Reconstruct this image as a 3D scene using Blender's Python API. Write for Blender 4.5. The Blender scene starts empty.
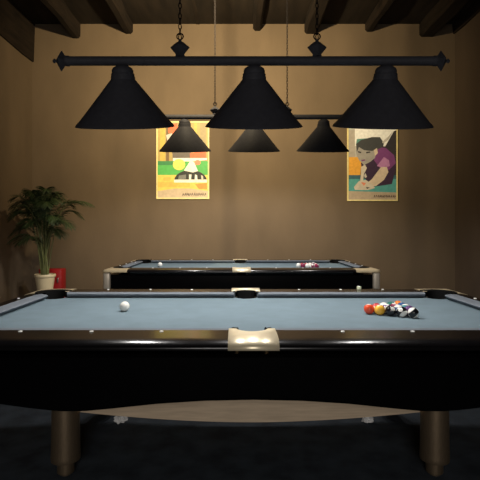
import bpy, bmesh, math, random
from mathutils import Vector, Matrix, Euler
random.seed(7)
C = bpy.context.scene.collection
PI = math.pi
F = 475.0; VX, VY = 236.0, 228.5
CAMZ = 1.209
def at(px, py, d):
    return Vector(((px-VX)*d/F, d, CAMZ-(py-VY)*d/F))

# ------------------------------------------------------------------ materials
def new_mat(name):
    m = bpy.data.materials.new(name); m.use_nodes = True
    nt = m.node_tree
    return m, nt, nt.nodes['Principled BSDF']
def mat(name, col, rough=0.5, metal=0.0, noise=0.0, scale=20.0, bump=0.0, bscale=None, coat=0.0, spec=0.5, stretch=(1,1,1)):
    m, nt, b = new_mat(name)
    b.inputs['Roughness'].default_value = rough
    b.inputs['Metallic'].default_value = metal
    b.inputs['Coat Weight'].default_value = coat
    b.inputs['Specular IOR Level'].default_value = spec
    b.inputs['Base Color'].default_value = (*col, 1)
    tc = nt.nodes.new('ShaderNodeTexCoord')
    mp = nt.nodes.new('ShaderNodeMapping'); mp.inputs['Scale'].default_value = stretch
    nt.links.new(tc.outputs['Object'], mp.inputs['Vector'])
    if noise > 0:
        n = nt.nodes.new('ShaderNodeTexNoise'); n.inputs['Scale'].default_value = scale; n.inputs['Detail'].default_value = 5
        nt.links.new(mp.outputs['Vector'], n.inputs['Vector'])
        r = nt.nodes.new('ShaderNodeValToRGB')
        lo = tuple(c*(1-noise) for c in col); hi = tuple(min(1, c*(1+noise)) for c in col)
        r.color_ramp.elements[0].color = (*lo, 1); r.color_ramp.elements[1].color = (*hi, 1)
        r.color_ramp.elements[0].position = .3; r.color_ramp.elements[1].position = .7
        nt.links.new(n.outputs['Fac'], r.inputs['Fac']); nt.links.new(r.outputs['Color'], b.inputs['Base Color'])
    if bump > 0:
        n2 = nt.nodes.new('ShaderNodeTexNoise'); n2.inputs['Scale'].default_value = bscale or scale; n2.inputs['Detail'].default_value = 4
        nt.links.new(mp.outputs['Vector'], n2.inputs['Vector'])
        bp = nt.nodes.new('ShaderNodeBump'); bp.inputs['Strength'].default_value = bump; bp.inputs['Distance'].default_value = .01
        nt.links.new(n2.outputs['Fac'], bp.inputs['Height']); nt.links.new(bp.outputs['Normal'], b.inputs['Normal'])
    return m
M = {}
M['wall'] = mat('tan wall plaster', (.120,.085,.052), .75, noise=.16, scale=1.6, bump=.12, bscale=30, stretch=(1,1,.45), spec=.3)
M['wallr'] = mat('shaded tan wall plaster', (.085,.060,.040), .8, noise=.16, scale=1.6, bump=.12, bscale=30, stretch=(1,1,.45), spec=.2)  # right wall's dimness put into the colour, darker than the other walls
M['ceil'] = mat('dark ceiling boards', (.016,.011,.007), .9, noise=.45, scale=3, stretch=(3,.4,1), spec=.2)
M['beam'] = mat('old dark timber', (.014,.009,.0055), .85, noise=.5, scale=5, bump=.4, bscale=14, stretch=(3,.4,3), spec=.2)
M['carpet'] = mat('dark slate carpet', (.044,.055,.068), .95, noise=.35, scale=7, bump=.4, bscale=160, spec=.15)
M['cloth'] = mat('blue grey felt', (.150,.203,.234), .95, noise=.07, scale=9, bump=.05, bscale=400, spec=.15)
M['cushion'] = mat('grey cushion felt', (.150,.168,.190), .95, noise=.07, scale=9, bump=.05, bscale=400, spec=.15)
M['lacquer'] = mat('black gloss lacquer', (.005,.0045,.005), .2, noise=.2, scale=6, spec=.3)
M['panelblack'] = mat('black cabinet lacquer', (.0016,.0015,.0016), .22, noise=.2, scale=6, spec=.12)
M['rubber'] = mat('black pocket rubber', (.004,.004,.004), .8, noise=.2, scale=30, spec=.05)
M['brass'] = mat('pale brushed brass', (.92,.80,.56), .36, metal=.4, noise=.06, scale=40, stretch=(1,12,12))
M['capbrass'] = mat('aged brass corner', (.62,.50,.31), .40, metal=.4, noise=.08, scale=40)
M['postmetal'] = mat('brushed nickel trim', (.55,.48,.38), .42, metal=.5, noise=.08, scale=30, stretch=(12,12,1))
M['bronze'] = mat('brushed bronze leg', (.34,.25,.16), .40, metal=.85, noise=.12, scale=26, stretch=(8,8,1))
M['tanpanel'] = mat('tan veneer', (.62,.48,.33), .6, noise=.12, scale=14, stretch=(.5,6,6))
M['sight'] = mat('pearl sight inlay', (.85,.85,.80), .3, noise=.05, scale=50)
M['lampblack'] = mat('satin black enamel', (.040,.040,.047), .62, noise=.10, scale=30, spec=.12)
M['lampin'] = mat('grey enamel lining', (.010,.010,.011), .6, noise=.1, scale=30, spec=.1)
M['chain'] = mat('blackened chain steel', (.006,.005,.005), .7, metal=0, spec=.05, noise=.2, scale=60)
M['leaf'] = mat('palm leaf green', (.021,.037,.009), .55, noise=.5, scale=5)
M['stem'] = mat('palm stem yellow green', (.11,.12,.035), .5, noise=.3, scale=9)
M['pot'] = mat('cream glazed ceramic', (.74,.61,.38), .35, noise=.06, scale=8)
M['soil'] = mat('dark potting soil', (.02,.014,.01), .95, noise=.5, scale=40, bump=.6)
M['redbox'] = mat('red painted steel', (.29,.005,.007), .4, noise=.1, scale=10)
M['steel'] = mat('dull steel', (.55,.55,.53), .35, metal=1, noise=.1, scale=30)
M['darkwood'] = mat('dark stool wood', (.05,.03,.018), .6, noise=.3, scale=8, stretch=(1,1,5))
M['chalk'] = mat('pale green chalk', (.62,.66,.45), .8, noise=.1, scale=90)
M['paper'] = mat('white paper scrap', (.9,.89,.87), .8, noise=.04, scale=60)
def emit(name, col, s):
    m, nt, b = new_mat(name)
    b.inputs['Base Color'].default_value = (*col, 1)
    b.inputs['Emission Color'].default_value = (*col, 1); b.inputs['Emission Strength'].default_value = s
    return m
M['bulb'] = emit('warm bulb glass', (1,.93,.8), 2.0)

def ball_mat(name, col, stripe=False, spot=True):
    m, nt, b = new_mat(name)
    b.inputs['Roughness'].default_value = .12; b.inputs['Coat Weight'].default_value = .3
    tc = nt.nodes.new('ShaderNodeTexCoord'); sx = nt.nodes.new('ShaderNodeSeparateXYZ')
    nt.links.new(tc.outputs['Object'], sx.inputs[0])
    R = .029
    ab = nt.nodes.new('ShaderNodeMath'); ab.operation = 'ABSOLUTE'; nt.links.new(sx.outputs['Z'], ab.inputs[0])
    lt = nt.nodes.new('ShaderNodeMath'); lt.operation = 'LESS_THAN'; lt.inputs[1].default_value = R*.55 if stripe else 1.0
    nt.links.new(ab.outputs[0], lt.inputs[0])
    mx = nt.nodes.new('ShaderNodeMix'); mx.data_type = 'RGBA'
    mx.inputs['A'].default_value = (.82,.80,.74,1); mx.inputs['B'].default_value = (*col,1)
    nt.links.new(lt.outputs[0], mx.inputs['Factor'])
    out = mx.outputs['Result']
    if spot:
        ax = nt.nodes.new('ShaderNodeMath'); ax.operation = 'ABSOLUTE'; nt.links.new(sx.outputs['X'], ax.inputs[0])
        gt = nt.nodes.new('ShaderNodeMath'); gt.operation = 'GREATER_THAN'; gt.inputs[1].default_value = R*.90
        nt.links.new(ax.outputs[0], gt.inputs[0])
        m2 = nt.nodes.new('ShaderNodeMix'); m2.data_type = 'RGBA'
        nt.links.new(gt.outputs[0], m2.inputs['Factor']); nt.links.new(out, m2.inputs['A']); m2.inputs['B'].default_value = (.82,.80,.74,1)
        out = m2.outputs['Result']
    nt.links.new(out, b.inputs['Base Color'])
    return m

# ------------------------------------------------------------------ helpers
def link(name, bm, mats, parent=None, smooth=None, loc=None):
    bmesh.ops.recalc_face_normals(bm, faces=bm.faces[:])
    me = bpy.data.meshes.new(name); bm.to_mesh(me); bm.free()
    for m in (mats if isinstance(mats, (list, tuple)) else [mats]): me.materials.append(m)
    if smooth is not None:
        for p in me.polygons: p.use_smooth = True
        me.set_sharp_from_angle(angle=math.radians(smooth))
    o = bpy.data.objects.new(name, me); C.objects.link(o)
    if parent: o.parent = parent
    if loc is not None: o.location = loc
    return o
def thing(name, label, cat, loc=(0,0,0), rz=0, group=None):
    o = bpy.data.objects.new(name, None); C.objects.link(o); o.empty_display_size = .1
    o.location = loc; o.rotation_euler = (0,0,rz)
    return tag(o, label, cat, group)
def tag(o, label, cat, group=None):
    o['label'] = label; o['category'] = cat
    if group: o['group'] = group
    return o
def struct(o): o['kind'] = 'structure'; return o
def box(bm, x0, x1, y0, y1, z0, z1, bevel=0, seg=2):
    t = bmesh.new()
    bmesh.ops.create_cube(t, size=1)
    for v in t.verts:
        v.co = Vector(((x0+x1)/2+v.co.x*(x1-x0), (y0+y1)/2+v.co.y*(y1-y0), (z0+z1)/2+v.co.z*(z1-z0)))
    if bevel: bmesh.ops.bevel(t, geom=t.edges[:], offset=bevel, segments=seg, affect='EDGES', profile=.5)
    merge(bm, t)
def merge(bm, t, M4=None):
    mp = {}
    for v in t.verts: mp[v] = bm.verts.new(M4 @ v.co if M4 else v.co)
    for f in t.faces:
        nf = bm.faces.new([mp[v] for v in f.verts]); nf.material_index = f.material_index
    t.free()
def lathe(bm, prof, n=40, M4=None, closed=False):
    rings = []
    for r, z in prof:
        if r < 1e-6:
            p = Vector((0,0,z)); rings.append([bm.verts.new(M4 @ p if M4 else p)])
        else:
            rr = []
            for i in range(n):
                a = 2*PI*i/n; p = Vector((r*math.cos(a), r*math.sin(a), z)); rr.append(bm.verts.new(M4 @ p if M4 else p))
            rings.append(rr)
    pairs = list(zip(rings, rings[1:]))
    if closed: pairs.append((rings[-1], rings[0]))
    for a, b in pairs:
        for i in range(n):
            j = (i+1) % n
            if len(a) == 1 and len(b) == 1: continue
            if len(a) == 1: bm.faces.new((a[0], b[i], b[j]))
            elif len(b) == 1: bm.faces.new((a[i], a[j], b[0]))
            else: bm.faces.new((a[i], a[j], b[j], b[i]))
def tube(bm, pts, rad, n=8, cap=True):
    rings = []
    pts = [Vector(p) for p in pts]
    for i, p in enumerate(pts):
        t = (pts[min(i+1, len(pts)-1)]-pts[max(i-1, 0)]).normalized()
        s = t.cross(Vector((0,0,1)))
        if s.length < 1e-3: s = t.cross(Vector((1,0,0)))
        s.normalize(); u = s.cross(t)
        r = rad[i] if isinstance(rad, (list, tuple)) else rad
        rings.append([bm.verts.new(p+r*(math.cos(2*PI*k/n)*s+math.sin(2*PI*k/n)*u)) for k in range(n)])
    for a, b in zip(rings, rings[1:]):
        for k in range(n):
            j = (k+1) % n; bm.faces.new((a[k], a[j], b[j], b[k]))
    if cap: bm.faces.new(rings[0]); bm.faces.new(rings[-1])
def loft(bm, secs, cap=True):
    rings = [[bm.verts.new(p) for p in s] for s in secs]
    n = len(rings[0])
    for a, b in zip(rings, rings[1:]):
        for k in range(n):
            j = (k+1) % n; bm.faces.new((a[k], a[j], b[j], b[k]))
    if cap: bm.faces.new(rings[0]); bm.faces.new(rings[-1])
def copy_tree(o, parent=None):
    c = o.copy(); C.objects.link(c)
    if parent: c.parent = parent
    for ch in list(o.children): copy_tree(ch, c)
    return c

# ------------------------------------------------------------------ room shell
WD = 7.9; XL, XR = -3.39, 3.64; ZC = 4.61; YB = -2.6
def slab(name, m, *b):
    bm = bmesh.new(); box(bm, *b); return struct(link(name, bm, m))
slab('floor', M['carpet'], XL-.2, XR+.2, YB, WD+.2, -.1, 0)
slab('wall_back', M['wall'], XL-.2, XR+.2, WD, WD+.2, 0, ZC+.25)
slab('wall_left', M['wall'], XL-.2, XL, YB, WD, 0, ZC+.25)
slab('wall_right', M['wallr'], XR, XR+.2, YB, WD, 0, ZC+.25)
slab('wall_front', M['wall'], XL-.2, XR+.2, YB-.2, YB, 0, ZC+.25)
slab('ceiling', M['ceil'], XL-.2, XR+.2, YB, WD+.2, ZC, ZC+.15)
def rough_beam(name, x, hw, zb, zt, y0, y1, m):
    bm = bmesh.new(); secs = []
    n = 26
    for i in range(n+1):
        y = y0+(y1-y0)*i/n
        w = hw*(1+random.uniform(-.10,.10)); dx = random.uniform(-.012,.012); dz = random.uniform(-.015,.015)
        if i == n: dx = dz = 0; w = hw
        c = .035
        secs.append([(x-w+dx, y, zt), (x-w+dx, y, zb+c+dz), (x-w+c+dx, y, zb+dz), (x+w-c+dx, y, zb+dz), (x+w+dx, y, zb+c+dz), (x+w+dx, y, zt)])
    loft(bm, secs)
    return struct(link(name, bm, m, smooth=35))
k = 1
for px, hw, py in ((76,.075,38.5), (128.5,.075,34), (257.5,.075,31), (311,.11,34), (369.5,.075,32), (427,.13,37), (463,.10,33.5), (198,.06,24.5)):
    p = at(px, py, WD)
    rough_beam('beam_%d' % k, p.x, hw, p.z, ZC+.02, YB+.02, WD-.002, M['beam']); k += 1
# dark timber plates fixed along the top of both side walls
def plate(name, xs, zb):
    bm = bmesh.new(); secs = []
    for i in range(31):
        y = YB+.02+(WD-.004-YB-.02)*i/30
        dz = random.uniform(-.02,.02) if i < 30 else 0
        secs.append([(xs[0], y, ZC-.005), (xs[0], y, zb+dz), (xs[1], y, zb+dz), (xs[2], y, ZC-.005)])
    loft(bm, secs); return struct(link(name, bm, M['beam']))
plate('trim_1', (XL-.01, XL+.03, XL+.05), at(33, 62, WD).z)
plate('trim_2', (XR+.01, XR-.03, XR-.05), at(452, 34, WD).z)

# ------------------------------------------------------------------ pool table
TZ = .76; HL, HW = 1.54, .85            # rail top, half length, half width
LW, LN = .22, .28                       # long rails: cloth line, cushion nose (from outer edge)
EW, EN = .11, .195                      # end rails
PC, PR = (1.345, .60), .075             # corner pocket
SC, SR = (0, .62), .070                 # side pocket
BN = .075
def bull(u, w=BN, h=.027):
    if u >= w: return 0.0
    t = 1-max(u, 0)/w
    return -h*(1-math.sqrt(max(0, 1-t*t)))
def rail_profile(cl):
    p = [(0, -.034)]
    for i in range(9): 
        u = BN*(1-math.cos(PI/2*i/8)); p.append((u, bull(u)))
    p += [(cl, 0), (cl, -.040)]
    return p
def make_table():
    root = thing('pool_table', '', 'pool table')
    # cabinet, arched along its lower edge
    def bot(s):
        s = abs(s)
        pts = [(0,.506), (.2,.502), (.4,.489), (.58,.470), (.70,.459), (.80,.459), (.92,.472), (1.1,.497), (1.47,.540), (1.6,.55)]
        for (a, za), (b, zb) in zip(pts, pts[1:]):
            if s <= b: return za+(zb-za)*(s-a)/(b-a)
    bm = bmesh.new(); secs = []
    BH, BW = 1.475, .795
    for i in range(61):
        s = -BH+2*BH*i/60; zb = bot(s)
        secs.append([(s, -BW+.012, .695), (s, -BW, .683), (s, -BW, zb+.014), (s, -BW+.014, zb), (s, BW-.014, zb), (s, BW, zb+.014), (s, BW, .683), (s, BW-.012, .695)])
    loft(bm, secs); link('cabinet', bm, M['panelblack'], root, 40)
    for sx in (1,-1):
        for sy in (1,-1):
            bm = bmesh.new()
            box(bm, min(sx*1.455, sx*1.53), max(sx*1.455, sx*1.53), min(sy*.745, sy*.835), max(sy*.745, sy*.835), .535, .722, .02, 4)
            link('corner_post', bm, M['postmetal'], root, 40)
    # cloth bed with six pocket holes
    q = [(1.40, 0)]
    for i in range(17):
        a = math.radians(-43-161*i/16); q.append((PC[0]+PR*math.cos(a), PC[1]+PR*math.sin(a)))
    for i in range(11):
        a = math.radians(8.2-98.2*i/10); q.append((SC[0]+SR*math.cos(a), SC[1]+SR*math.sin(a)))
    q[-1] = (0, q[-1][1])
    q2 = [(-x, y) for x, y in reversed(q)][1:]
    half = q+q2
    full = half+[(-x, -y) for x, y in half[1:]][:-1]
    bm = bmesh.new()
    top = [bm.verts.new((x, y, TZ-.036)) for x, y in full]; lo = [bm.verts.new((x, y, .698)) for x, y in full]
    f = bm.faces.new(top); g = bm.faces.new(list(reversed(lo)))
    for i in range(len(full)):
        j = (i+1) % len(full); bm.faces.new((top[j], top[i], lo[i], lo[j]))
    bmesh.ops.triangulate(bm, faces=[f, g])
    link('cloth_bed', bm, M['cloth'], root)
    # wooden rails and cloth cushions
    lp, ep = rail_profile(LW), rail_profile(EW)
    def cush(cl, nose): return [(cl, 0), (nose-.02, -.001), (nose-.004, -.003), (nose, -.008), (nose-.005, -.014), (nose-.035, -.037), (cl, -.037)]
    for sy in (1,-1):
        for sx in (1,-1):
            bm = bmesh.new()
            loft(bm, [[(sx*s, sy*(HW-u), TZ+z) for u, z in lp] for s in (.10, .5, .9, 1.26)])
            link('rail', bm, M['lacquer'], root, 40)
            bm = bmesh.new(); pr = cush(LW, LN)
            def end(b, n): return [(sx*(b+(n-b)*(u-LW)/(LN-LW)), sy*(HW-u), TZ+z) for u, z in pr]
            loft(bm, [end(.072, .088), end(.6, .6), end(1.262, 1.245)])
            link('cushion', bm, M['cushion'], root, 50)
    for sx in (1,-1):
        bm = bmesh.new()
        loft(bm, [[(sx*(HL-u), v, TZ+z) for u, z in ep] for v in (-.55, 0, .55)])
        link('rail', bm, M['lacquer'], root, 40)
        bm = bmesh.new(); pr = cush(EW, EN)
        def end(sg, b, n): return [(sx*(HL-u), sg*(b+(n-b)*(u-EW)/(EN-EW)), TZ+z) for u, z in pr]
        loft(bm, [end(-1, .55, .49), end(1, .55, .49)])
        link('cushion', bm, M['cushion'], root, 50)
    # brass side plates, notched round the side pocket
    for sy in (1,-1):
        bm = bmesh.new(); rows = []
        uc = HW-SC[1]
        us = [BN*(1-math.cos(PI/2*i/8)) for i in range(9)]+[uc-SR]+[uc-SR*math.cos(PI/2*i/10) for i in range(1, 10)]
        us = [u for u in us if u <= .221]
        e = .0025
        for u in us:
            w = math.sqrt(max(0, SR*SR-(u-uc)**2)) if u > uc-SR else 0
            rows.append((u, w, [bm.verts.new((s, sy*(HW+e-u), TZ+e+bull(u))) for s in (-.102, -w-.0001, w+.0001, .102)]))
        for (u0, w0, a), (u1, w1, b) in zip(rows, rows[1:]):
            bm.faces.new((a[0], a[1], b[1], b[0])); bm.faces.new((a[2], a[3], b[3], b[2]))
            if u1 <= uc-SR+1e-6: bm.faces.new((a[1], a[2], b[2], b[1]))
        a = rows[0][2]; b = [bm.verts.new((v.co.x, v.co.y, TZ-.033)) for v in a]
        for i in range(3): bm.faces.new((a[i], a[i+1], b[i+1], b[i]))
        bmesh.ops.remove_doubles(bm, verts=bm.verts[:], dist=.0004)
        o = link('side_plate', bm, M['brass'], root, 40)
        md = o.modifiers.new('thickness', 'SOLIDIFY'); md.thickness = .012; md.offset = 0
    # brass corner caps
    outer = [(HL, .55), (HL, .62), (HL, .70), (HL, .77)]
    for i in range(9):
        a = PI/2*i/8; outer.append((HL-.05+.05*math.cos(a), HW-.05+.05*math.sin(a)))
    outer += [(1.44, HW), (1.38, HW), (1.32, HW), (1.26, HW)]
    n = len(outer)
    inner = []
    for i in range(n):
        t = i/(n-1)
        if i == 0: inner.append((HL-EW, .55))
        elif i == n-1: inner.append((1.26, HW-LW))
        else:
            a = math.radians(-20+178*(i-1)/(n-3)); inner.append((PC[0]+PR*math.cos(a), PC[1]+PR*math.sin(a)))
    K = 12
    for sx in (1,-1):
        for sy in (1,-1):
            bm = bmesh.new(); g = []
            for (ox, oy), (ix, iy) in zip(outer, inner):
                row = []; L = math.hypot(ix-ox, iy-oy)
                for j in range(K+1):
                    t = (j/K)**1.7; x = ox+(ix-ox)*t; y = oy+(iy-oy)*t
                    u = min(HL-x, HW-y); 
                    if x > HL-.05 and y > HW-.05: u = .05-math.hypot(x-HL+.05, y-HW+.05)
                    row.append(bm.verts.new((sx*(x+.001), sy*(y+.001), TZ+.0025+bull(max(u, 0)))))
                x, y = ix, iy; row.append(bm.verts.new((sx*ix, sy*iy, TZ-.036)))
                row.insert(0, bm.verts.new((sx*(ox+.001), sy*(oy+.001), TZ-.034))); g.append(row)
            for a, b in zip(g, g[1:]):
                for j in range(len(a)-1): bm.faces.new((a[j], a[j+1], b[j+1], b[j]))
            for r in (g[0], g[-1]): bm.faces.new(r)
            capinner = set(v for r in g for v in r[-2:])
            bm.faces.ensure_lookup_table()
            for f in bm.faces:
                if all(v in capinner for v in f.verts): f.material_index = 1
            link('corner_cap', bm, [M['capbrass'], M['rubber']], root, 40)
    # pockets
    def pocket(x, y, r, rim=.006):
        bm = bmesh.new()
        lathe(bm, [(r+.004, TZ-.034), (r+.004, TZ-.004), (r+rim, TZ+.0035), (r+rim-.004, TZ+.0075), (r-.002, TZ+.0055), (r-.006, TZ-.002), (r-.010, TZ-.045), (r-.02, .699), (0, .6985)], 28)
        for v in bm.verts: v.co.x += x; v.co.y += y
        # cut the liner open towards the playing field
        cx = -1 if x > .01 else (1 if x < -.01 else 0); cy = -1 if y > 0 else 1
        d = Vector((cx, cy, 0)).normalized()
        kill = [v for v in bm.verts if (Vector((v.co.x-x, v.co.y-y, 0)).dot(d) > r*.45 and v.co.z > TZ-.044)]
        bmesh.ops.delete(bm, geom=kill, context='VERTS')
        link('pocket', bm, M['rubber'], root, 40)
    for sx in (1,-1):
        for sy in (1,-1): pocket(sx*PC[0], sy*PC[1], PR, .052)
    for sy in (1,-1): pocket(0, sy*SC[1], SR, .022)
    # sights
    def sight(x, y):
        bm = bmesh.new(); lathe(bm, [(0, TZ-.003), (.009, TZ-.003), (.009, TZ+.002), (.007, TZ+.0032), (0, TZ+.0035)], 14)
        for v in bm.verts: v.co.x += x; v.co.y += y
        link('sight', bm, M['sight'], root, 40)
    for sx in (1,-1):
        for s in (.395, .70, 1.01):
            for v in (-(HW-.19), HW-.085): sight(sx*s, v)
        for v in (-.3175, 0, .3175): sight(sx*(HL-.075), v)
    # legs
    for sx in (1,-1):
        for sy in (1,-1):
            bm = bmesh.new()
            lathe(bm, [(0,.50), (.066,.50), (.0665,.40), (.067,.22), (.069,.14), (.070,.095), (.0705,.082), (.069,.072), (0,.072)], 40)
            l = link('leg', bm, M['bronze'], root, 35, (sx*.91, sy*.385, 0))
            bm = bmesh.new()
            lathe(bm, [(0,.073), (.036,.073), (.041,.068), (.041,.012), (.037,.008), (.028,.006), (.028,0), (0,0)], 32)
            link('foot', bm, M['bronze'], l, 35)
    # tan arched panel below the cabinet between the legs
    for sy in (1,-1):
        bm = bmesh.new(); secs = []
        for i in range(41):
            s = -.86+1.72*i/40; t = abs(s)/.86
            zb = .296-.052*(1-t**1.8)
            secs.append([(s, sy*.365, .50), (s, sy*.365, zb), (s, sy*.341, zb), (s, sy*.341, .50)])
        loft(bm, secs); link('lower_panel', bm, M['tanpanel'], root, 40)
    return root
near = make_table()
near.location = (.07, 2.73, 0)
near['label'] = 'large black pool table in the foreground running past both edges of the photo'
near['group'] = 'pool tables'
far = copy_tree(near); far.location = (.062, 5.22+HW, 0)
far['label'] = 'farther black pool table seen whole behind the foreground table, before the back wall'

# ------------------------------------------------------------------ hanging lights
D1, D2 = 2.85, 5.57
LZ1 = at(0, 61, D1).z; LZ2 = at(0, 117, D2).z
def chain_mesh(top):
    bm = bmesh.new(); z = .145; i = 0
    while z < top-.012:
        t = bmesh.new(); n = 10; secs = []
        a, b = .0085, .019
        pts = [Vector((a*math.cos(2*PI*q/n), 0, b*math.sin(2*PI*q/n))) for q in range(n)]
        rr = .0032
        rings = []
        for q in range(n):
            p = pts[q]; o = Vector((math.cos(2*PI*q/n), 0, math.sin(2*PI*q/n)))
            rings.append([t.verts.new(p+rr*(math.cos(2*PI*w/5)*o+math.sin(2*PI*w/5)*Vector((0,1,0)))) for w in range(5)])
        for q in range(n):
            for w in range(5):
                t.faces.new((rings[q][w], rings[q][(w+1)%5], rings[(q+1)%n][(w+1)%5], rings[(q+1)%n][w]))
        merge(bm, t, Matrix.Translation((0,0,z+.0)) @ Matrix.Rotation(PI/2*(i%2)+.35, 4, 'Z'))
        z += .031; i += 1
    # canopy hook at the ceiling
    lathe(bm, [(0, top-.03), (.012, top-.028), (.035, top-.012), (.037, top), (0, top)], 16)
    return bm
def make_light(loc, label, ceil_h, tilt, sc=1.0):
    root = thing('billiard_light', label, 'ceiling lamp', loc, 0, 'three shade billiard lights')
    root.scale = (sc, sc, sc)
    def P(px): return (px-254)*D1/F
    x0, x1 = P(65.5), P(437)
    RX = Matrix.Rotation(PI/2, 4, 'Y')
    bm = bmesh.new()
    lathe(bm, [(0, x0), (.029, x0), (.031, x0+.004), (.031, x0+.02), (.0275, x0+.026), (.0275, x1-.026), (.031, x1-.02), (.031, x1-.004), (.029, x1), (0, x1)], 28, RX)
    link('rod', bm, M['lampblack'], root, 40)
    fin = [(0, -.002), (.028, -.002), (.034, .004), (.062, .022), (.060, .027), (.030, .043), (.012, .052), (.009, .058), (.014, .064), (.014, .070), (.006, .076), (0, .078)]
    for sg, x in ((1, x1), (-1, x0)):
        bm = bmesh.new(); lathe(bm, fin, 4, Matrix.Translation((x,0,0)) @ Matrix.Rotation(sg*PI/2, 4, 'Y') )
        link('finial', bm, M['lampblack'], root, 25)
    for px in (180, 317):
        bm = bmesh.new()
        lathe(bm, [(0,.022), (.030,.024), (.026,.040), (.058,.080), (.056,.084), (.022,.112), (.010,.118), (.010,.128), (0,.130)], 4)
        m = link('chain_mount', bm, M['lampblack'], root, 25, (P(px),0,0))
        bm = bmesh.new()
        n = 20; rings = []
        for q in range(n):
            o = Vector((math.cos(2*PI*q/n), 0, math.sin(2*PI*q/n)))
            rings.append([bm.verts.new(Vector((0,0,.147))+.019*o+.004*(math.cos(2*PI*w/6)*o+math.sin(2*PI*w/6)*Vector((0,1,0)))) for w in range(6)])
        for q in range(n):
            for w in range(6): bm.faces.new((rings[q][w], rings[q][(w+1)%6], rings[(q+1)%n][(w+1)%6], rings[(q+1)%n][w]))
        link('ring', bm, M['chain'], m, 60)
        ch = link('chain', chain_mesh(ceil_h/sc), M['chain'], root, 60, (P(px),0,0))
    R = math.radians(tilt)
    for px, dim in ((124,1.0), (254,1.15), (384,.68)):
        bm = bmesh.new()
        out = [(r*(1.0 if z > -.12 else 1.035), z) for r, z in [(.020,-.022), (.040,-.030), (.056,-.040), (.064,-.054), (.064,-.070), (.069,-.074), (.069,-.086), (.072,-.092), (.072,-.106), (.080,-.116), (.125,-.176), (.175,-.240), (.225,-.303), (.268,-.356), (.284,-.372), (.291,-.384)]]
        inn = [(r*1.03, z) for r, z in [(.2895,-.3865), (.284,-.3835), (.278,-.374), (.220,-.305), (.170,-.241), (.120,-.178), (.072,-.118), (.060,-.110), (0,-.106)]]
        lathe(bm, [(0,-.020)]+out+inn, 64)
        for f in bm.faces:
            c = f.calc_center_median(); r = math.hypot(c.x, c.y)
        s = link('lamp_shade', bm, [M['lampblack'], M['lampin']], root, 32, (P(px)*1.018+.002,0,0))
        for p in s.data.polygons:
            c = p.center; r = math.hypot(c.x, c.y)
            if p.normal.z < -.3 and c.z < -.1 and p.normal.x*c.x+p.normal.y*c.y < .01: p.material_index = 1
        s.rotation_euler = (R, 0, 0)
        bm = bmesh.new(); lathe(bm, [(0,-.106), (.015,-.108), (.016,-.135), (.030,-.165), (.034,-.185), (.028,-.208), (.012,-.220), (0,-.222)], 20)
        link('bulb', bm, M['bulb'], s, 60)
        L = bpy.data.lights.new('shade_lamp', 'POINT'); L.energy = SHADE_W*dim; L.color = (1,.965,.93); L.shadow_soft_size = .035
        lo = bpy.data.objects.new('shade_lamp', L); C.objects.link(lo)
        w = Matrix.Translation(loc) @ Matrix.Translation((P(px)*sc,0,0)) @ Matrix.Rotation(R, 4, 'X') @ Vector((0,0,-.262*sc))
        lo.location = w
    return root
SHADE_W = 53.0
p1 = at(254, 61, D1)
make_light(p1, 'black three-shade billiard light hanging on chains over the foreground pool table', ZC-p1.z, 15.0)
p2 = at(254, 117, D2)
make_light(p2, 'smaller-looking black three-shade billiard light hanging over the farther pool table', ZC-p2.z, 11.5, 1.03)

# ------------------------------------------------------------------ balls
R = .029
def sphere_bm():
    bm = bmesh.new(); bmesh.ops.create_uvsphere(bm, u_segments=32, v_segments=20, radius=R); return bm
bmats = {}
def ball(mname, col, stripe, loc, rot, label, group=None, name='billiard_ball', spot=True):
    key = (mname, stripe)
    if key not in bmats:
        m = ball_mat(mname+(' striped' if stripe else '')+' ball resin', col, stripe, spot)
        o = link(name, sphere_bm(), m, None, 80); bmats[key] = o
    else:
        o = bmats[key].copy(); C.objects.link(o)
    o.location = loc; o.rotation_euler = rot
    return tag(o, label, 'billiard ball' if name != 'cue_ball' else 'cue ball', group)
BZ = TZ-.036+R
def on_bed(px, py, table):  # bed point below the pixel of a ball centre
    d = (CAMZ-BZ)*F/(py-VY); return ((px-VX)*d/F, d, BZ)
ball('white', (.85,.83,.77), False, on_bed(124.6, 306.3, 0), (0,0,0), 'white cue ball alone on the left of the foreground table', name='cue_ball', spot=False)
ball('white', (.85,.83,.77), False, on_bed(160, 264.6, 1), (0,0,0), 'white cue ball alone on the left of the farther table', name='cue_ball', spot=False)
COL = {'red': (.72,.075,.025), 'yellow': (.90,.48,.05), 'crimson': (.50,.05,.05), 'black': (.008,.008,.010), 'green': (.02,.16,.12), 'maroon': (.22,.015,.06), 'blue': (.03,.09,.25), 'purple': (.09,.02,.13), 'orange': (.8,.2,.03), 'teal': (.03,.22,.24)}
G = 'balls racked on the foreground table'
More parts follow.
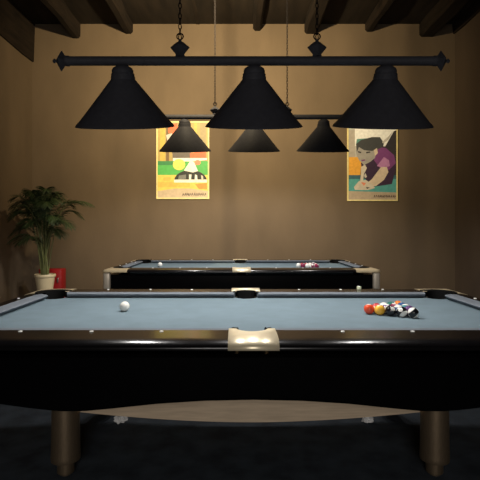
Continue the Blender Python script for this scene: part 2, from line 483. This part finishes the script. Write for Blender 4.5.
# rows run away from the apex at the left; listed front (near) to back
rows = [
 [('red',0)],
 [('yellow',0), ('crimson',0)],
 [('black',0), ('purple',1), ('green',1)],
 [('black',1), ('blue',1), ('maroon',1), ('green',0)],
 [('black',2), ('purple',0), ('teal',1), ('blue',0), ('orange',1)],
]
lab = {
 (0,0): 'orange red ball at the left tip of the foreground rack',
 (1,0): 'yellow orange ball beside the red tip ball of the foreground rack',
 (1,1): 'crimson ball tucked behind the yellow ball of the foreground rack',
 (2,0): 'black ball right of the yellow ball at the front of the foreground rack',
 (2,1): 'purple striped ball behind the front black ball of the foreground rack',
 (2,2): 'green striped ball at the back, just behind the crimson ball of the foreground rack',
 (3,0): 'black and white striped ball in the front edge of the foreground rack',
 (3,1): 'blue striped ball second from the front in the fourth row of the foreground rack',
 (3,2): 'maroon striped ball third from the front in the fourth row of the foreground rack',
 (3,3): 'solid green ball at the back edge of the foreground rack, left of the last row',
 (4,0): 'black and cream ball at the nearest right corner of the foreground rack',
 (4,1): 'solid purple ball second from the front in the last row of the foreground rack',
 (4,2): 'teal striped ball in the middle of the last row of the foreground rack',
 (4,3): 'solid blue ball second from the back in the last row of the foreground rack',
 (4,4): 'orange striped ball at the far right corner of the foreground rack',
}
rrot = random.Random(11)
ap = on_bed(369, 309, 0)
PI_T = .0515; PW = .0595
for r, row in enumerate(rows):
    for i, (c, st) in enumerate(row):
        x = ap[0]+r*PI_T; y = ap[1]+(i-(len(row)-1)/2)*PW
        rot = (rrot.uniform(0,6), rrot.uniform(0,6), rrot.uniform(0,6))
        if (r, i) in ((0,0), (1,0)): rot = (0, 1.5, 0)
        ball(c, COL[c], bool(st), (x, y, BZ), rot, lab[(r,i)], G)
G2 = 'balls racked on the farther table'
cols2 = [[('white',0)], [('maroon',0), ('crimson',0)], [('white',0), ('crimson',1), ('maroon',1)], [('maroon',1), ('purple',1), ('white',0), ('crimson',0)], [('maroon',0), ('crimson',1), ('black',0), ('purple',0), ('maroon',1)]]
place = [['at the left tip'], ['nearest in the second row', 'farthest in the second row'], ['nearest in the third row', 'in the middle of the third row', 'farthest in the third row'],
 ['nearest in the fourth row', 'second from the front in the fourth row', 'third from the front in the fourth row', 'farthest in the fourth row'],
 ['at the near right corner', 'second from the front in the last row', 'in the middle of the last row', 'second from the back in the last row', 'at the far right corner']]
ap2 = on_bed(298.5, 265.3, 1)
COL['white'] = (.85,.83,.77)
for r, row in enumerate(cols2):
    for i, (c, st) in enumerate(row):
        x = ap2[0]+r*PI_T; y = ap2[1]+(i-(len(row)-1)/2)*PW
        ball(c, COL[c], bool(st), (x, y, BZ), (rrot.uniform(0,6), rrot.uniform(0,6), rrot.uniform(0,6)), '%s ball %s of the farther rack' % (c+(' striped' if st else ''), place[r][i]), G2, spot=(c != 'white'))

# chalk cube on the rail
bm = bmesh.new(); box(bm, -.012, .012, -.012, .012, 0, .022, .002, 2)
p = at(358.3, 0, 3.52)
t = thing('chalk_cube', 'pale green chalk cube on the back rail of the foreground table', 'chalk', (p.x, 3.50, TZ), .3)
link('wrapper', bm, M['chalk'], t, 40)
bm = bmesh.new(); lathe(bm, [(0,.0222), (.004,.0215), (.009,.0235), (.0095,.0222)], 12); link('chalk_top', bm, M['paper'], t, 40)

# ------------------------------------------------------------------ paper scraps on the carpet
def scrap(name, px, label, seed):
    rn = random.Random(seed)
    bm = bmesh.new(); bmesh.ops.create_icosphere(bm, subdivisions=3, radius=1)
    for v in bm.verts:
        n = 1+.32*math.sin(5*v.co.x+seed)*math.sin(6*v.co.y+2*seed)+rn.uniform(-.14,.14)
        v.co = Vector((v.co.x*.034*n, v.co.y*.028*n, max(-.6, v.co.z)*.027*n))
    mz = min(v.co.z for v in bm.verts)
    for v in bm.verts: v.co.z -= mz
    d = 2.96
    o = link(name, bm, M['paper'], None, 20, ((px-VX)*d/F, d, 0))
    tag(o, label, 'paper scrap')
scrap('paper_scrap', 121, 'crumpled white paper scrap on dark carpet by the left legs of the foreground table', 3)
scrap('paper_scrap', 367.5, 'crumpled white paper scrap on dark carpet by the right legs of the foreground table', 8)

# ------------------------------------------------------------------ plant corner
PD = 6.75
pp = at(45, 274, PD)
stool_h = pp.z-.31
st = thing('plant_stand', 'low dark wooden stool under the cream plant pot', 'stool', (pp.x, PD, 0))
bm = bmesh.new(); lathe(bm, [(0, stool_h-.03), (.15, stool_h-.03), (.155, stool_h-.022), (.155, stool_h-.006), (.15, stool_h), (0, stool_h)], 32); link('seat', bm, M['darkwood'], st, 40)
for i in range(4):
    a = PI/4+PI/2*i
    bm = bmesh.new(); tube(bm, [(.12*math.cos(a), .12*math.sin(a), 0), (.10*math.cos(a), .10*math.sin(a), stool_h-.028)], .014, 10); link('leg', bm, M['darkwood'], st, 40)
pl = thing('potted_palm', 'tall leafy green palm in a cream pot in the left back corner', 'potted plant', (pp.x, PD, stool_h))
bm = bmesh.new()
lathe(bm, [(0,0), (.088,0), (.095,.006), (.132,.262), (.143,.270), (.146,.280), (.146,.302), (.142,.310), (.130,.308), (.128,.282), (0,.280)], 40)
link('pot', bm, M['pot'], pl, 40)
bm = bmesh.new(); lathe(bm, [(0,.286), (.08,.292), (.126,.281), (.12,.27), (0,.27)], 24); link('soil', bm, M['soil'], pl, 60)
fr = random.Random(5)
def frond(az, reach, height, droop, base, dens=1.0, lf=.22):
    """one arching palm frond: bare stalk, then paired leaflets"""
    root = Vector((.05*math.cos(base), .05*math.sin(base), .285))
    tip = root+Vector((reach*math.cos(az), reach*math.sin(az), height))
    ctrl = root+Vector((reach*.22*math.cos(az), reach*.22*math.sin(az), height*1.02+droop))
    pts = []
    N = 26
    for i in range(N+1):
        t = i/N; pts.append(root*(1-t)**2+ctrl*2*t*(1-t)+tip*t*t)
    bs = bmesh.new()
    tube(bs, pts, [.0075*(1-.85*i/N)+.001 for i in range(N+1)], 6)
    fo = link('frond', bs, M['stem'], pl, 50)
    bm = bmesh.new()
    cnt = int(26*dens)
    for k in range(cnt):
        t = .40+.59*k/(cnt-1)
        i = min(N-1, int(t*N)); p = pts[i].lerp(pts[i+1], t*N-i); tg = (pts[i+1]-pts[i]).normalized()
        side = tg.cross(Vector((0,0,1)))
        if side.length < .05: side = Vector((-math.sin(az), math.cos(az), 0))
        side.normalize(); up = side.cross(tg)
        q = (t-.40)/.59
        ln = lf*(.55+.9*q*(1-q)*2.2)*(1-.45*q**3)*fr.uniform(.85, 1.1)
        for sg in (1,-1):
            d = (side*sg*.80+tg*(.55+.5*q)+up*fr.uniform(-.05,.25)).normalized()
            w = .0068*fr.uniform(.8,1.2)
            pr = []
            for s in range(6):
                u = s/5; c = p+d*ln*u+Vector((0,0,-.42*ln*u*u))
                ww = w*math.sin(PI*min(.98, .12+.86*u))**.7*(1 if u < .9 else .35)
                nrm = (tg-d*tg.dot(d)).normalized()
                pr.append((bm.verts.new(c+nrm*ww), bm.verts.new(c+Vector((0,0,.003))), bm.verts.new(c-nrm*ww)))
            for a, b in zip(pr, pr[1:]):
                bm.faces.new((a[0], a[1], b[1], b[0])); bm.faces.new((a[1], a[2], b[2], b[1]))
    lo = link('leaflets', bm, M['leaf'], fo, 80)
specs = [(-.15,.70,1.02,.30), (.1,.45,.86,.36), (3.3,.44,1.00,.34), (2.7,.40,1.05,.30), (3.9,.42,.85,.34), (-2.4,.42,.95,.3), (-2.9,.38,1.12,.22), (-1.6,.3,1.15,.22), (-1.2,.40,1.0,.3), (-.7,.42,1.06,.28),
 (1.2,.3,1.2,.2), (1.9,.34,1.1,.25), (2.3,.28,1.22,.16), (-2.0,.22,1.20,.16), (-1.0,.18,1.24,.14), (3.1,.24,1.20,.18), (-.3,.30,1.16,.2), (.6,.36,1.02,.3), (-1.9,.42,.72,.34), (3.5,.38,.72,.36), (-2.6,.45,.60,.36), (-.9,.36,.78,.36), (2.9,.30,.9,.3), (1.5,.4,.8,.3),
 (3.0,.50,.92,.36), (-2.7,.48,.82,.36), (-.4,.50,.70,.38), (3.4,.46,.50,.34), (-2.2,.44,.48,.30), (-.5,.34,.58,.36), (2.6,.36,1.12,.22), (-1.3,.20,1.0,.25), (0,.55,1.05,.25), (-3.0,.3,.66,.36)]
for i, (az, re, h, dr) in enumerate(specs):
    frond(az+fr.uniform(-.1,.1), re*1.04, h*.97, dr, fr.uniform(0, 2*PI), 1.0, .21)
# red box on the floor by the plant
rx = at(66, 268, 7.35)
rb = thing('red_box', 'red metal box standing on the floor behind the cream plant pot', 'box', (rx.x-.17, 7.25, 0))
bm = bmesh.new(); box(bm, -.17, .17, -.10, .10, 0, rx.z, .008, 2); link('body', bm, M['redbox'], rb, 40)
bm = bmesh.new(); box(bm, -.155, .155, -.112, -.0985, .03, rx.z-.03, .004, 2); dr = link('door', bm, M['redbox'], rb, 40)
bm = bmesh.new(); box(bm, .115, .135, -.128, -.110, rx.z-.20, rx.z-.13, .004, 2); link('handle', bm, M['steel'], dr, 40)

# ------------------------------------------------------------------ posters
def flat(name, col, rough=.55): return mat(name, col, rough, noise=.10, scale=24)
PM = {}
def pm(name, col):
    if name not in PM: PM[name] = flat('poster '+name, col)
    return PM[name]
def poster(x0, x1, y0, y1, shapes, strokes, label):
    YW = WD-.001
    cx = (x0+x1)/2
    def W(px, py, lift=0):
        p = at(px, py, WD-.02); return Vector((p.x, -.0, p.z))
    a, b = W(x0, y1), W(x1, y0)
    root = thing('wall_poster', label, 'poster', ((a.x+b.x)/2, WD, a.z), 0, 'posters on the back wall')
    ox, oz = root.location.x, root.location.z
    w = (b.x-a.x)/2; h = b.z-a.z
    bm = bmesh.new(); box(bm, -w+.02, w-.02, -.012, -.0005, .02, h-.02); link('backing', bm, pm('cream paper', (.72,.62,.42)), root)
    bm = bmesh.new(); fw = .022
    for bx in ((-w, -w+fw, 0, h), (w-fw, w, 0, h), (-w+fw, w-fw, 0, fw), (-w+fw, w-fw, h-fw, h)):
        box(bm, bx[0], bx[1], -.022, -.0005, bx[2], bx[3])
    link('frame', bm, pm('pale gold edge', (.78,.66,.30)), root)
    bm = bmesh.new(); mats = []
    def poly(pts, m, lvl):
        if m not in mats: mats.append(m)
        vs = []
        for px, py in pts:
            px = min(max(px, x0+1.3), x1-1.3); py = min(max(py, y0+1.3), y1-1.3)
            p = W(px, py); vs.append(bm.verts.new((p.x-ox, -.0122-.00025*lvl, p.z-oz)))
        f = bm.faces.new(vs); f.material_index = mats.index(m)
        if f.normal.y > 0: f.normal_flip()
    def ell(cx, cy, rx, ry, a0=0, a1=360, n=18):
        return [(cx+rx*math.cos(math.radians(a0+(a1-a0)*i/n)), cy+ry*math.sin(math.radians(a0+(a1-a0)*i/n))) for i in range(n if a1-a0 == 360 else n+1)]
    for l, (kind, args, mn, col) in enumerate(shapes):
        pts = args if kind == 'p' else ell(*args)
        poly(pts, pm(mn, col), l+1)
    for l, (sx, sy, ex, ey, wd) in enumerate(strokes):
        dx, dy = ex-sx, ey-sy; L = math.hypot(dx, dy) or 1; nx, ny = -dy/L*wd/2, dx/L*wd/2
        poly([(sx+nx, sy+ny), (ex+nx, ey+ny), (ex-nx, ey-ny), (sx-nx, sy-ny)], pm('dark ink', (.08,.05,.035)), len(shapes)+2)
    bmesh.ops.triangulate(bm, faces=bm.faces[:])
    me = bpy.data.meshes.new('print'); bm.normal_update(); bm.to_mesh(me); bm.free()
    for m in mats: me.materials.append(m)
    o = bpy.data.objects.new('print', me); C.objects.link(o); o.parent = root
    return root
R4 = lambda a, b, c, d: [(a,b), (c,b), (c,d), (a,d)]
sh1 = [
 ('p', R4(156,121,210,199), 'straw', (.42,.31,.10)),
 ('p', R4(160,121,165,161), 'ochre stripe', (.55,.40,.08)),
 ('p', R4(166,121,169,161), 'brown stripe', (.16,.10,.04)),
 ('p', R4(172,121,178,161), 'khaki stripe', (.32,.25,.12)),
 ('p', R4(188,121,191,161), 'brown stripe', (.16,.10,.04)),
 ('p', R4(194,121,197,161), 'ochre stripe', (.55,.40,.08)),
 ('p', R4(200,121,206,161), 'khaki stripe', (.32,.25,.12)),
 ('p', [(169,125),(177,123),(179,131),(171,135),(168,132)], 'orange red', (.75,.14,.05)),
 ('p', [(166,135),(172,133),(173,143),(168,144)], 'light grey', (.55,.52,.48)),
 ('p', [(172,150),(190,150),(190,158),(173,159)], 'dark grey', (.12,.10,.09)),
 ('p', [(190,153),(206,151),(206,158),(190,158)], 'orange red', (.75,.14,.05)),
 ('p', R4(156,161,210,175), 'grass green', (.07,.42,.09)),
 ('p', R4(156,161,173,165), 'deep green', (.03,.22,.07)),
 ('p', [(173,158),(207,158),(207,160),(190,161.5),(173,161)], 'white', (.86,.84,.78)),
 ('e', (179,164.5,6.2,5.6), 'lemon', (.85,.66,.14)),
 ('e', (197.5,162.5,3.2,2.6), 'salmon', (.75,.25,.14)),
 ('p', R4(156,175,210,191), 'amber', (.88,.58,.12)),
 ('p', R4(156,182,190,187), 'apricot', (.85,.48,.10)),
 ('e', (167,179,4,2.4), 'apricot', (.85,.48,.10)),
 ('e', (190.5,181,16.5,11,180,360), 'ink black', (.012,.015,.015)),
 ('p', [(174,179.5),(207,179.5),(207,182.5),(174,182.5)], 'white', (.86,.84,.78)),
 ('p', [(184,170.5),(190.5,160.5),(194,162),(198,171),(193,172.5)], 'white', (.86,.84,.78)),
 ('p', [(189,174.5),(191.5,174.5),(191,180),(189,180)], 'white', (.86,.84,.78)),
 ('p', [(195,174.5),(197,175),(197.5,180),(194.5,180)], 'white', (.86,.84,.78)),
 ('p', [(201,175),(203,176),(203.5,180),(201.5,180)], 'light grey', (.55,.52,.48)),
 ('p', [(179,175.5),(186,174.5),(186,179),(178,179.4)], 'slate', (.16,.17,.17)),
 ('p', [(195,184),(207,183),(207,189),(199,189)], 'orange', (.85,.30,.06)),
 ('p', [(156,191),(175,188.5),(190,188.5),(210,191),(210,199),(156,199)], 'sand', (.56,.44,.30)),
]
def scribble(x0, x1, y, h, seed):
    rn = random.Random(seed); out = []; x = x0
    while x < x1:
        w = rn.uniform(.8, 1.7); t = rn.random()
        out.append((x, y+h/2, x+w*.5, y-h/2*rn.uniform(.5,1), .62))
        out.append((x+w*.5, y-h/2*rn.uniform(.4,1), x+w, y+h/2*rn.uniform(.3,1), .55))
        if t > .5: out.append((x, y, x+w, y+rn.uniform(-.3,.3), .34))
        x += w+rn.uniform(.25, .9)
    return out
poster(156.3, 209.2, 121.3, 199, sh1, scribble(182.5, 206, 194.2, 3.0, 2), 'wall poster with green, amber and black shapes, hung left of the back wall centre')
sh2 = [
 ('p', R4(347,122,398,201), 'pale grey', (.50,.48,.44)),
 ('p', R4(347,122,353,150), 'mist', (.46,.50,.46)),
 ('p', R4(355,122,398,146), 'bright white', (.90,.90,.87)),
 ('p', [(347,130),(355,130),(355,158),(347,158)], 'stone', (.42,.38,.33)),
 ('p', [(385,147),(394,131),(398,130),(398,190),(380,190)], 'charcoal', (.035,.03,.035)),
 ('p', R4(347,157,362,178), 'tangerine', (.78,.38,.05)),
 ('p', R4(347,175,398,180), 'deep teal', (.04,.13,.17)),
 ('p', R4(347,179,398,193), 'teal', (.09,.36,.36)),
 ('p', [(357,139),(370,138),(372,143),(356,145)], 'sea green', (.12,.30,.27)),
 ('p', [(368,156),(378,145),(386,147),(395,156),(397,165),(392,184),(372,187),(363,176),(361,163)], 'night purple', (.045,.022,.055)),
 ('p', [(378,147),(386,148),(394,155),(396,163),(389,170),(380,168),(374,160)], 'plum', (.20,.055,.20)),
 ('p', [(384,157),(389,160),(390,166),(384,168),(377,166)], 'mauve', (.48,.22,.44)),
 ('p', [(356,147),(360,143),(371,145),(377,150),(375,158),(370,162),(364,165),(359,160),(356,153)], 'face grey', (.36,.34,.32)),
 ('p', [(356,144),(361,140),(372,137),(380,137),(384,143),(383,147),(378,149),(372,151),(364,150),(359,147),(357,152)], 'hair dark', (.055,.058,.060)),
 ('p', [(374,150),(377,148),(378,153),(375,156)], 'skin', (.66,.54,.42)),
 ('p', [(358,151),(361.5,152),(361,153.2),(358,152.4)], 'charcoal', (.035,.03,.035)),
 ('p', [(366,152),(370,151.3),(370.5,152.6),(366.5,153.4)], 'charcoal', (.035,.03,.035)),
 ('p', [(361,160),(365,159.3),(365.5,160.5),(362,161.3)], 'plum', (.20,.055,.20)),
 ('p', [(381,167),(387,167),(388.5,172),(384,180),(376,186),(368,187),(366,184),(372,179)], 'skin', (.66,.54,.42)),
 ('p', [(361,167),(365,164.5),(367,168),(364,174),(363,182),(360,182),(361,174)], 'pale skin', (.62,.56,.48)),
 ('p', [(354,187),(359,181),(366,180),(372,184),(375,188),(368,190),(355,190)], 'pale skin', (.62,.56,.48)),
 ('p', [(361,182),(366,183),(364,186)], 'salmon', (.75,.25,.14)),
 ('p', [(366,187),(370,187.5),(367,189)], 'charcoal', (.035,.03,.035)),
 ('p', [(364,175.5),(365.5,173),(367,177),(365,178)], 'light grey', (.55,.52,.48)),
 ('p', [(393,131),(388,140),(383,143.5),(382,142),(388,137)], 'light grey', (.55,.52,.48)),
 ('p', [(347,191),(398,192.5),(398,201),(347,201)], 'taupe', (.46,.37,.27)),
]
poster(347.3, 397.8, 122.5, 201, sh2, scribble(374, 396, 196.2, 2.6, 9), 'wall poster of a purple-shirted player leaning over a cue, right of the back wall centre')

# ------------------------------------------------------------------ lights, world, camera
def lamp(kind, name, loc, e, col, size=.1, rot=None):
    L = bpy.data.lights.new(name, kind); L.energy = e; L.color = col
    if kind == 'AREA': L.size = size
    else: L.shadow_soft_size = size
    o = bpy.data.objects.new(name, L); C.objects.link(o); o.location = loc
    if rot: o.rotation_euler = rot
    return o
sp = lamp('SPOT', 'ceiling_spot', (-.3, 4.7, 3.72), 1040, (1,.80,.48), .05, (math.radians(86),0,0))
sp.data.spot_size = math.radians(138); sp.data.spot_blend = 1.0
lamp('AREA', 'front_fill', (0, -2.45, 1.75), 60, (1,.95,.9), 1.4, (math.radians(88),0,0))  # unseen fill light added behind the camera, brightens fronts and under the table
w = bpy.data.worlds.new('World'); bpy.context.scene.world = w; w.use_nodes = True
w.node_tree.nodes['Background'].inputs[0].default_value = (.5,.5,.55,1); w.node_tree.nodes['Background'].inputs[1].default_value = .01
cam = bpy.data.cameras.new('camera'); co = bpy.data.objects.new('camera', cam); C.objects.link(co)
co.location = (0,0,CAMZ); co.rotation_euler = (PI/2,0,0)
cam.sensor_width = 36; cam.lens = 36*F/480; cam.shift_x = 4/480; cam.shift_y = -11.5/480
sc = bpy.context.scene; sc.camera = co
vs = sc.view_settings; vs.view_transform = 'Standard'; vs.look = 'None'; vs.gamma = 1; vs.use_curve_mapping = False; vs.exposure = 0
